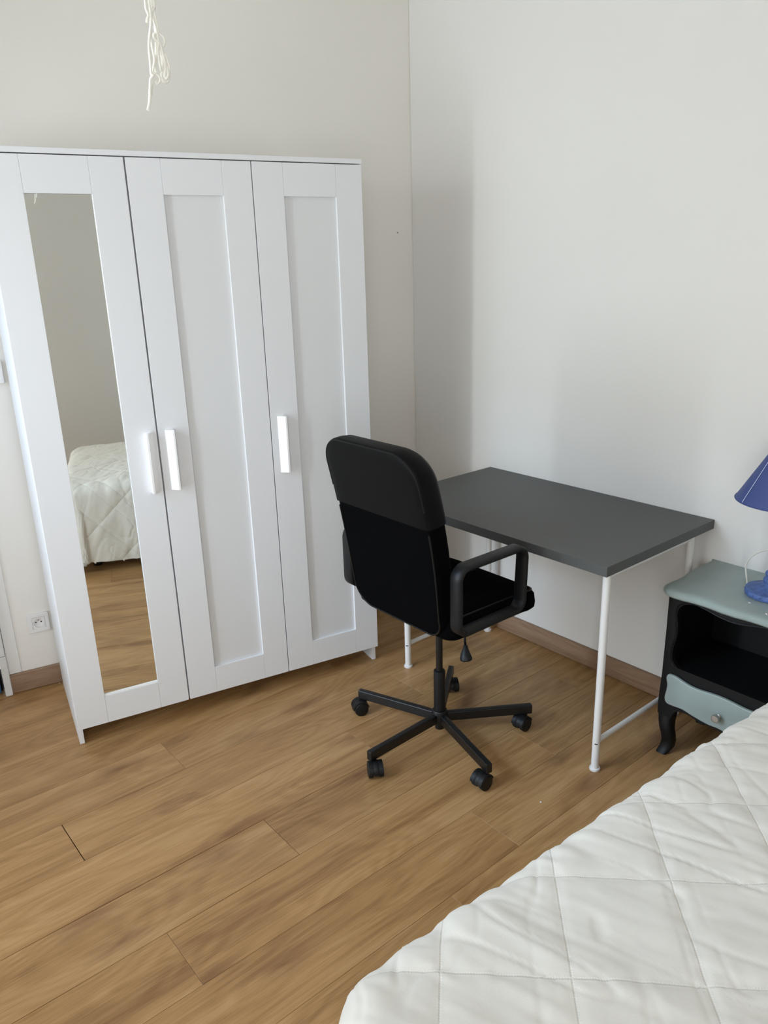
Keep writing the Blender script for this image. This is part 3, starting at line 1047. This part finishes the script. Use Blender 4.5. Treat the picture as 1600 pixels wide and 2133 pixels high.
for sy in (1, -1):
    cab_leg(sy, True)
    cab_leg(sy, False)
# top board with serpentine front and moulded edge
tf = [(-0.225, 0.143), (-0.229, 0.03), (-0.221, -0.04), (-0.221, -0.075), (-0.224, -0.128), (-0.219, -0.152), (-0.200, -0.172), (-0.175, -0.180), (-0.140, -0.1785), (-0.105, -0.173), (-0.060, -0.173), (-0.02, -0.178)]
tl = [(u, x) for u, x in tf]
half_t = [(0.1545, -0.225)] + [(x, u) for u, x in sm2([(u, x) for u, x in tf], 4)]
top_poly = half_t + [(x, -u) for x, u in reversed(half_t)]
top_poly = [(x, -u) for x, u in top_poly]
bm = bmesh.new()
prof = [(-0.014, 0.5655), (-0.004, 0.5668), (0.000, 0.5720), (0.000, 0.5790), (-0.004, 0.5850), (-0.010, 0.5885), (-0.022, 0.5900)]
nl = len(top_poly)
a2 = sum(top_poly[i][0] * top_poly[(i + 1) % nl][1] - top_poly[(i + 1) % nl][0] * top_poly[i][1] for i in range(nl))
if a2 < 0: top_poly = top_poly[::-1]
lay = []
for o_, z in prof:
    lay.append([bm.verts.new((q[0] if q[0] > 0.15 else p[0], p[1], z)) for p, q in zip(off_outline(top_poly, o_), top_poly)])
for i in range(len(lay) - 1):
    for k in range(nl):
        bm.faces.new((lay[i][k], lay[i][(k + 1) % nl], lay[i + 1][(k + 1) % nl], lay[i + 1][k]))
bm.faces.new(lay[0][::-1])
bm.faces.new(lay[-1])
tp = from_bm('top', bm, M['grey_green'], night, smooth=True, angle=30)
tp['label'] = 'grey-green painted top with a moulded edge'

# ------------------------------------------------------------------ table lamp on the nightstand
LP = RW(-0.152, -1.738)
lamp = empty('table_lamp', (LP.x, LP.y, 0.5905), AR, 'blue table lamp with a conical shade on the bedside cabinet', 'lamp')
lathe('base', [(0.064, 0.0), (0.071, 0.0015), (0.0722, 0.006), (0.0722, 0.012), (0.0705, 0.0175), (0.0660, 0.0195), (0.0600, 0.0200), (0.048, 0.0235), (0.034, 0.0290), (0.0245, 0.0350), (0.0225, 0.0385),
               (0.0245, 0.042), (0.0262, 0.047), (0.0240, 0.053), (0.0175, 0.056), (0.0165, 0.059), (0.0205, 0.062), (0.0225, 0.067), (0.0205, 0.0725), (0.015, 0.076), (0.0125, 0.084), (0.0115, 0.100),
               (0.0125, 0.125), (0.0150, 0.150), (0.0165, 0.160), (0.012, 0.166)], M['lamp_blue'], lamp, 40)
# carved leaf band round the foot
bl = []
for k in range(20):
    a = 2 * PI * k / 20
    q = Vector((0.0700 * math.cos(a), 0.0700 * math.sin(a), 0.010))
    tdir = Vector((-math.sin(a), math.cos(a), 0))
    bl.append([q - tdir * 0.007 + Vector((0, 0, -0.003)), q + Vector((math.cos(a), math.sin(a), 0)) * 0.0012, q + tdir * 0.007 + Vector((0, 0, 0.004))])
tubes('carved_band', bl, [0.001, 0.0028, 0.001], M['lamp_blue'], lamp, 6)
lathe('socket', [(0.014, 0.1665), (0.0185, 0.1685), (0.0185, 0.1765), (0.0150, 0.1785), (0.0150, 0.187), (0.0185, 0.189), (0.0185, 0.197), (0.0150, 0.200), (0.0150, 0.232), (0.012, 0.236)], M['black_plastic'], lamp, 24)
SZ0, SZ1, SR0, SR1 = 0.294, 0.460, 0.128, 0.036
lathe('bulb', [(0.010, 0.2365), (0.013, 0.240), (0.022, 0.262), (0.029, 0.282), (0.030, 0.296), (0.025, 0.314), (0.012, 0.326), (0.003, 0.328)], M['shade_in'], lamp, 24)
V, F = [], []
ns = 64
for r, z in ((SR0, SZ0), (SR1, SZ1), (SR1 - 0.0012, SZ1), (SR0 - 0.0012, SZ0)):
    V += [(r * math.cos(2 * PI * k / ns), r * math.sin(2 * PI * k / ns), z) for k in range(ns)]
for i in range(4):
    j = (i + 1) % 4
    F += [(i * ns + k, i * ns + (k + 1) % ns, j * ns + (k + 1) % ns, j * ns + k) for k in range(ns)]
bm = bmesh.new()
vs = [bm.verts.new(v) for v in V]
for f in F: bm.faces.new([vs[i] for i in f])
shade = from_bm('shade', bm, M['shade'], lamp, smooth=True, angle=40)
shade['label'] = 'plain blue cone shade'
rim = [(SR0 * math.cos(2 * PI * k / ns), SR0 * math.sin(2 * PI * k / ns), SZ0 + 0.0008) for k in range(ns + 1)]
tube('shade_rim', rim, 0.0016, M['shade'], shade, 6)
sa_ = math.radians(148)
V = []
for (r, z) in ((SR0 + 0.0004, SZ0 + 0.004), (SR1 + 0.0004, SZ1)):
    for da in (-0.0011, 0.0011):
        V.append((r * math.cos(sa_) - math.sin(sa_) * da, r * math.sin(sa_) + math.cos(sa_) * da, z))
V += [(x * 0.9975, y * 0.9975, z) for x, y, z in V]
mk('shade_seam', V, [(0, 1, 3, 2), (4, 6, 7, 5), (0, 4, 5, 1), (2, 3, 7, 6), (0, 2, 6, 4), (1, 5, 7, 3)], M['shade_seam'], shade)['label'] = 'pale glued seam of the shade'
# ring and spokes that carry the shade
sp = [[(0.0, 0.0, 0.230)] + [(0.0, 0.0, 0.232)]]
for k in range(3):
    a = 2 * PI * k / 3
    sp.append([(0.012 * math.cos(a), 0.012 * math.sin(a), 0.2345), (0.034 * math.cos(a), 0.034 * math.sin(a), 0.30), (0.0345 * math.cos(a), 0.0345 * math.sin(a), 0.4565)])
tubes('shade_carrier', sp, 0.0012, M['chrome'], lamp, 6)
cord = [(-0.002, 0.071, 0.006), (0.018, 0.080, 0.0045), (0.045, 0.094, 0.0050), (0.066, 0.1070, 0.0120), (0.072, 0.1142, 0.0400), (0.072, 0.1053, 0.0671), (0.072, 0.0883, 0.0879), (0.072, 0.068, 0.1029), (0.072, 0.0471, 0.1102), (0.073, 0.015, 0.1110), (0.078, -0.020, 0.0990), (0.090, -0.055, 0.066), (0.105, -0.078, 0.024), (0.115, -0.095, 0.006), (0.118, -0.125, 0.0045), (0.118, -0.150, 0.0045)]
tube('lamp_cord', smooth_path(cord, 8), 0.0026, M['cable'], lamp, 8)['label'] = 'white cable looping behind the lamp'

# ------------------------------------------------------------------ bed and quilt
EDGE, SH = -1.852, 0.052                       # side edge of the bed and its slight angle to the wall
FOOT = -1.905
FAR = -2.93
bed = empty('bed', RW(-0.96, -2.38), AR, 'low single bed under the white quilt', 'bed')


def Bq(x, y, z): return Vector((x + 0.96, y + 2.38, z))


def sheared(u, v):                             # quilt frame -> right-wall frame
    return u, v - SH * (u + 1.7)


def bed_block(name, u0, u1, v0, v1, z0, z1, mat, bev):
    bm = bmesh.new()
    bm_box(bm, (u0, v0, z0), (u1, v1, z1), bev, 3)
    for p in bm.verts:
        x, y = sheared(p.co.x, p.co.y)
        p.co = Bq(x, y, p.co.z)
    return from_bm(name, bm, mat, bed, smooth=True, angle=40)


bed_block('mattress', FOOT + 0.045, -0.03, FAR + 0.045, EDGE - 0.045, 0.27, 0.466, M['sheet'], 0.03)
bed_block('bed_base', FOOT + 0.06, -0.03, FAR + 0.06, EDGE - 0.06, 0.12, 0.2695, M['sheet'], 0.01)
for u in (FOOT + 0.14, -0.14):
    for v in (FAR + 0.14, EDGE - 0.14):
        x, y = sheared(u, v)
        lathe('leg', [(0.022, 0.0), (0.024, 0.004), (0.028, 0.1195), (0.02, 0.12)], M['black_plastic'], bed, 16, Bq(x, y, 0))


class VN:
    """tiny vectorised value noise"""
    def __init__(s, seed): s.t = np.random.RandomState(seed).rand(256, 256)

    def __call__(s, x, y):
        xi, yi = np.floor(x).astype(int), np.floor(y).astype(int)
        fx, fy = x - xi, y - yi
        fx, fy = fx * fx * (3 - 2 * fx), fy * fy * (3 - 2 * fy)
        g = lambda a, b: s.t[a % 256, b % 256]
        return (g(xi, yi) * (1 - fx) + g(xi + 1, yi) * fx) * (1 - fy) + (g(xi, yi + 1) * (1 - fx) + g(xi + 1, yi + 1) * fx) * fy - 0.5


RR, RF = 0.12, 0.062                           # corner radius and fold radius
DROP = 0.44
ZTOP = 0.495
ext = DROP + RF * (PI / 2 - 1)
us = np.arange(FOOT - ext, -0.012, 0.0052)
vs_ = np.arange(FAR - ext, EDGE + ext, 0.0052)
U, Vv = np.meshgrid(us, vs_, indexing='ij')
# nearest point of the core rectangle
cu = np.clip(U, FOOT + RR, 10)
cv = np.clip(Vv, FAR + RR, EDGE - RR)
du, dv = U - cu, Vv - cv
dist = np.sqrt(du ** 2 + dv ** 2) + 1e-12
nu, nv = du / dist, dv / dist
corner = (np.abs(du) > 1e-6) & (np.abs(dv) > 1e-6)
dmax = RR - RF + RF * PI / 2 + DROP - RF
d_ = np.minimum(dist, dmax - 0.012 * (0.5 + 0.5 * np.sin(9 * (U + Vv))))
flat = RR - RF
th = np.clip((d_ - flat) / RF, 0, PI / 2)
hor = np.where(d_ <= flat, d_, flat + RF * np.sin(th))
ver = np.where(d_ <= flat, 0, RF * (np.cos(th) - 1))
over = np.maximum(0, d_ - flat - RF * PI / 2)
ver = ver - over
# flare and soft folds of the hanging part
side_t = np.clip(over / DROP, 0, 1)
n1, n2, n3, n4 = VN(1), VN(2), VN(3), VN(4)
fold = 0.018 * side_t * n1(U * 6.0, Vv * 6.0 * 0 + 3.3) + 0.014 * side_t * n1(Vv * 6.0 + 40, U * 0 + 1.7)
cang = np.arctan2(np.abs(dv), np.abs(du))
fold = fold + np.where(corner, 0.02 * side_t * np.sin(cang * 10), 0)
hor = hor + 0.008 * side_t + fold
# pattern coordinates from the flat cloth, in the right-wall frame
PX, PY = U, Vv - SH * (U + 1.7)
# beyond the fold the pattern must be measured along the cloth: U, Vv already are (arc length)
qa = (PX - PY - 0.226) / 0.2900
qb = (PX + PY + 3.672) / 0.3010
da = np.abs(qa - np.round(qa)) * 0.29 / math.sqrt(2)
db = np.abs(qb - np.round(qb)) * 0.30 / math.sqrt(2)
dm = np.minimum(da, db)
puff = 0.0020 * (1 - np.exp(-(dm / 0.010) ** 2)) + 0.0026 * (1 - np.exp(-dm / 0.06))
# creases: gathers across the seams, long drag lines over the width of the bed, short crisp folds
s1, s2 = (PX - PY) / math.sqrt(2), (PX + PY) / math.sqrt(2)
pa = n2(s2 * 60, s1 * 9) * np.exp(-da / 0.022) * 0.0030
pb = n3(s1 * 60, s2 * 9) * np.exp(-db / 0.022) * 0.0030
wx = 0.03 * n1(PX * 5, PY * 5)
kx = 0.30 * PX - 0.95 * PY
ky = 0.95 * PX + 0.30 * PY + wx
drag = n4(ky * 21, kx * 2.6) * 0.0050 + n2(ky * 43 + 9, kx * 5.0) * 0.0022
patch = np.clip(0.5 + 1.6 * n3(PX * 5 + 3, PY * 5), 0, 1)
cr = n1(ky * 17 + 31, kx * 3.4)
crease = -0.0042 * np.exp(-(cr / 0.035) ** 2) * patch
cr2 = n2(s1 * 19 + 5 + 2 * wx, s2 * 6)
crease = crease - 0.0034 * np.exp(-(cr2 / 0.03) ** 2) * (1 - patch)
fine = n1(ky * 75, kx * 18) * 0.0014 + n2(PX * 24, PY * 24) * 0.0016
# edge gathers along the fold
gath = n3(U * 30, Vv * 5) * 0.009 * np.exp(-((d_ - flat - 0.04) / 0.07) ** 2)
sidew = 0.010 * side_t ** 0.3 * n4(U * 20 + 2 * n1(U * 5, Vv * 5), Vv * 5.5) * (side_t > 0)
h = puff + pa + pb + drag + crease + fine + gath + sidew
nz = np.where(d_ <= flat, 1, np.cos(th))
nh = np.where(d_ <= flat, 0, np.sin(th))
X0 = cu + nu * hor
Y0 = cv + nv * hor
Z0 = ZTOP + ver
X1 = X0 + nu * nh * h
Y1 = Y0 + nv * nh * h
Z1 = Z0 + nz * h
Y1 = Y1 - SH * (X1 + 1.7)
QP = RW(-0.96, -2.38)
P_ = np.stack([X1 + 0.96, Y1 + 2.38, Z1], -1)
nU, nV = U.shape
idx = np.arange(nU * nV).reshape(nU, nV)
quads = np.stack([idx[:-1, :-1], idx[1:, :-1], idx[1:, 1:], idx[:-1, 1:]], -1).reshape(-1, 4)
# outside the rounded corner of the cloth the grid would double back on its hem: drop those quads
lim = (dist < dmax).reshape(-1)
keep = lim[quads].any(axis=1)
quads = quads[keep]
used = np.unique(quads)
remap = -np.ones(nU * nV, int)
remap[used] = np.arange(len(used))
pts = P_.reshape(-1, 3)[used]
quads = remap[quads]
me = bpy.data.meshes.new('quilt')
me.vertices.add(len(pts))
me.vertices.foreach_set('co', pts.astype(np.float32).ravel())
me.loops.add(len(quads) * 4)
me.loops.foreach_set('vertex_index', quads.astype(np.int32).ravel())
me.polygons.add(len(quads))
me.polygons.foreach_set('loop_start', np.arange(0, len(quads) * 4, 4, dtype=np.int32))
me.update(calc_edges=True)
me.validate()
me.polygons.foreach_set('use_smooth', [True] * len(me.polygons))
uvl = me.uv_layers.new(name='flat_cloth')
quvs = np.stack([qa, qb], -1).reshape(-1, 2)[used]
li = np.empty(len(me.loops), np.int32)
me.loops.foreach_get('vertex_index', li)
uvl.data.foreach_set('uv', quvs[li].astype(np.float32).ravel())
quilt = link_mesh('quilt', me, M['quilt'])
quilt.location = (QP.x, QP.y, 0)
quilt.rotation_euler = (0, 0, AR)
sol = quilt.modifiers.new('thickness', 'SOLIDIFY')
sol.thickness = 0.012
sol.offset = -1
tag(quilt, 'white diamond-stitched quilt spread over the bed', 'quilt')

# ------------------------------------------------------------------ hanging string
KX, KY = -1.43, -1.55
hs = empty('hanging_string', (KX, KY, ZC), 0, 'bundle of knotted white cotton string hanging from the ceiling', 'string')
strands = {
    'a': [(0.0119, 1.9996), (0.0123, 1.9868), (0.0144, 1.9766), (0.0117, 1.9703), (0.0109, 1.9664)],
    'b': [(0.0178, 2.0002), (0.0185, 1.99), (0.0181, 1.9744), (0.0159, 1.9586), (0.0123, 1.9425), (0.0094, 1.9247), (0.0089, 1.9069), (0.0089, 1.8899), (0.0102, 1.8846)],
    'c': [(0.0227, 2.0007), (0.0231, 1.9896), (0.0196, 1.9746), (0.0167, 1.9586), (0.0162, 1.9429), (0.0168, 1.9253), (0.0174, 1.9111), (0.0141, 1.8966), (0.0129, 1.8902)],
    'd': [(0.0277, 2.0012), (0.0276, 1.9926), (0.0234, 1.9819), (0.0247, 1.9681), (0.028, 1.9545), (0.0283, 1.9404)],
    'e': [(0.0297, 2.0015), (0.028, 1.9875), (0.0281, 1.9719), (0.0303, 1.9608), (0.0328, 1.9531), (0.0383, 1.9484), (0.0392, 1.9396), (0.0359, 1.9322)],
    'f': [(0.0238, 1.9523), (0.0219, 1.9486), (0.0248, 1.9401), (0.0301, 1.9388), (0.0331, 1.9302), (0.0388, 1.9182), (0.0422, 1.9041), (0.0421, 1.8896), (0.0373, 1.8793), (0.0301, 1.8783), (0.0275, 1.8867), (0.0311, 1.8996), (0.0312, 1.914), (0.0297, 1.9264)],
    'k': [(0.0255, 1.9640), (0.0262, 1.9500), (0.0240, 1.9330), (0.0215, 1.9180), (0.0195, 1.9060), (0.0185, 1.8960), (0.0200, 1.8900)],
    'l': [(0.0300, 1.9380), (0.0330, 1.9250), (0.0345, 1.9100), (0.0340, 1.8960), (0.0325, 1.8870), (0.0350, 1.8830), (0.0385, 1.8900), (0.0380, 1.9020), (0.0350, 1.9180)],
    'g': [(0.028, 1.9377), (0.0251, 1.926), (0.0247, 1.9135), (0.0257, 1.901), (0.0269, 1.8939)],
    'h': [(0.0123, 1.8892), (0.0181, 1.8879), (0.0221, 1.8836), (0.0219, 1.8773), (0.018, 1.8743), (0.0148, 1.8768)],
    'i': [(0.0119, 1.8865), (0.0071, 1.8799), (0.0041, 1.867), (0.002, 1.8542), (-0.0, 1.8413), (-0.0038, 1.831)],
    'j': [(0.011, 1.8783), (0.0086, 1.8673), (0.0061, 1.8544)],
}
dep = {'k': 0.005, 'l': -0.001, 'a': -0.003, 'b': -0.004, 'c': 0.0, 'd': 0.002, 'e': 0.005, 'f': 0.003, 'g': -0.002, 'h': -0.004, 'i': -0.004, 'j': 0.002}
for k, pts2 in strands.items():
    path = [(x, dep[k] + 0.002 * math.sin(i * 1.9), z - ZC) for i, (x, z) in enumerate(pts2)]
    if k in 'abcde':                           # the upper run goes on to the ceiling hook
        x0 = pts2[0][0]
        path = [(0.02, 0.0, -0.045), (x0 * 0.5 + 0.012, dep[k], -0.30), (x0, dep[k], -0.55)] + path
    r = {'i': 0.0026, 'b': 0.0024, 'f': 0.0023}.get(k, 0.0021)
    sp_ = smooth_path(path, 8)
    # twisted-yarn unevenness
    rad = [r * (1 + 0.10 * math.sin(i * 2.3)) for i in range(len(sp_))]
    tube('strand', sp_, rad, M['cotton'], hs, 8)
hk = smooth_path([(0.02, 0, -0.0005), (0.02, 0, -0.02), (0.026, 0, -0.034), (0.02, 0, -0.045), (0.013, 0, -0.036)], 6)
tube('ceiling_hook', hk, 0.002, M['chrome'], hs, 8)

# ------------------------------------------------------------------ socket and switch
sk = empty('wall_socket', (-1.7175, 0.0, 0.2705), 0, 'white power socket low on the wall left of the wardrobe', 'socket')


def rrect(w, h_, r, n=5):
    pts = []
    for cx, cy, a0 in ((w / 2 - r, -h_ / 2 + r, -PI / 2), (w / 2 - r, h_ / 2 - r, 0), (-w / 2 + r, h_ / 2 - r, PI / 2), (-w / 2 + r, -h_ / 2 + r, PI)):
        for k in range(n + 1):
            a = a0 + PI / 2 * k / n
            pts.append((cx + r * math.cos(a), cy + r * math.sin(a)))
    return pts


circ = lambda r, n=32: [(r * math.cos(2 * PI * k / n), r * math.sin(2 * PI * k / n)) for k in range(n)]
prism('cover_plate', rrect(0.0785, 0.0785, 0.006), -0.0085, -0.0005, M['plastic'], sk, 'XZ', bev=0.002, holes=[rrect(0.0452, 0.0452, 0.001)])
ins = prism('socket_insert', rrect(0.0445, 0.0445, 0.001), -0.0095, -0.0005, M['plastic'], sk, 'XZ', holes=[circ(0.0195)])
cyl('recess_floor', (0, -0.0010, 0), (0, -0.0006, 0), 0.0194, M['plastic'], sk, 32)
for x in (-0.0095, 0.0095): cyl('contact_hole', (x, -0.0014, 0.001), (x, -0.0011, 0.001), 0.0027, M['dark'], sk, 14)
cyl('earth_pin', (0, -0.0011, 0.0105), (0, -0.008, 0.0105), 0.0024, M['chrome'], sk, 12)

sw = empty('light_switch', (-1.7240, 0.0, 1.2395), 0, 'white switch plate at the left edge, high beside the wardrobe', 'switch')
prism('cover_plate', rrect(0.080, 0.082, 0.005), -0.009, -0.0005, M['plastic'], sw, 'XZ', bev=0.002, holes=[rrect(0.0452, 0.0452, 0.001)])
prism('rocker', rrect(0.0445, 0.0445, 0.001), -0.0110, -0.0005, M['plastic'], sw, 'XZ', bev=0.001)

# ------------------------------------------------------------------ crumbs and flakes
def flake(loc, s, label, seed, cat='flake', group=None, mat='plastic'):
    rd = random.Random(seed)
    n = 9
    pts = [(s * (0.7 + 0.5 * rd.random()) * math.cos(2 * PI * k / n), 0.6 * s * (0.7 + 0.5 * rd.random()) * math.sin(2 * PI * k / n)) for k in range(n)]
    o = prism('paint_flake', pts, 0.0003, 0.0018, M[mat], None, 'XY', bev=0.0004)
    o.location = loc
    o.rotation_euler = (0, 0, rd.random() * 3)
    return tag(o, label, cat)


a_ = RW(-0.252, -1.722, 0.5900)
b_ = RW(-0.290, -1.790, 0.5900)
flake((a_.x, a_.y, a_.z), 0.0040, 'white paint flake on the bedside cabinet just in front of the lamp foot', 3)
flake((b_.x, b_.y, b_.z - 0.0002), 0.0052, 'white paint flake near the front edge of the bedside cabinet', 5)
flake((-0.486, -1.548, 0.0), 0.0042, 'pale crumb on the floor between the chair and the quilt', 8, 'crumb')
flake((-1.683, -0.0225, 0.0), 0.0036, 'white crumb on the floor behind the wardrobe foot at the left', 9, 'crumb')
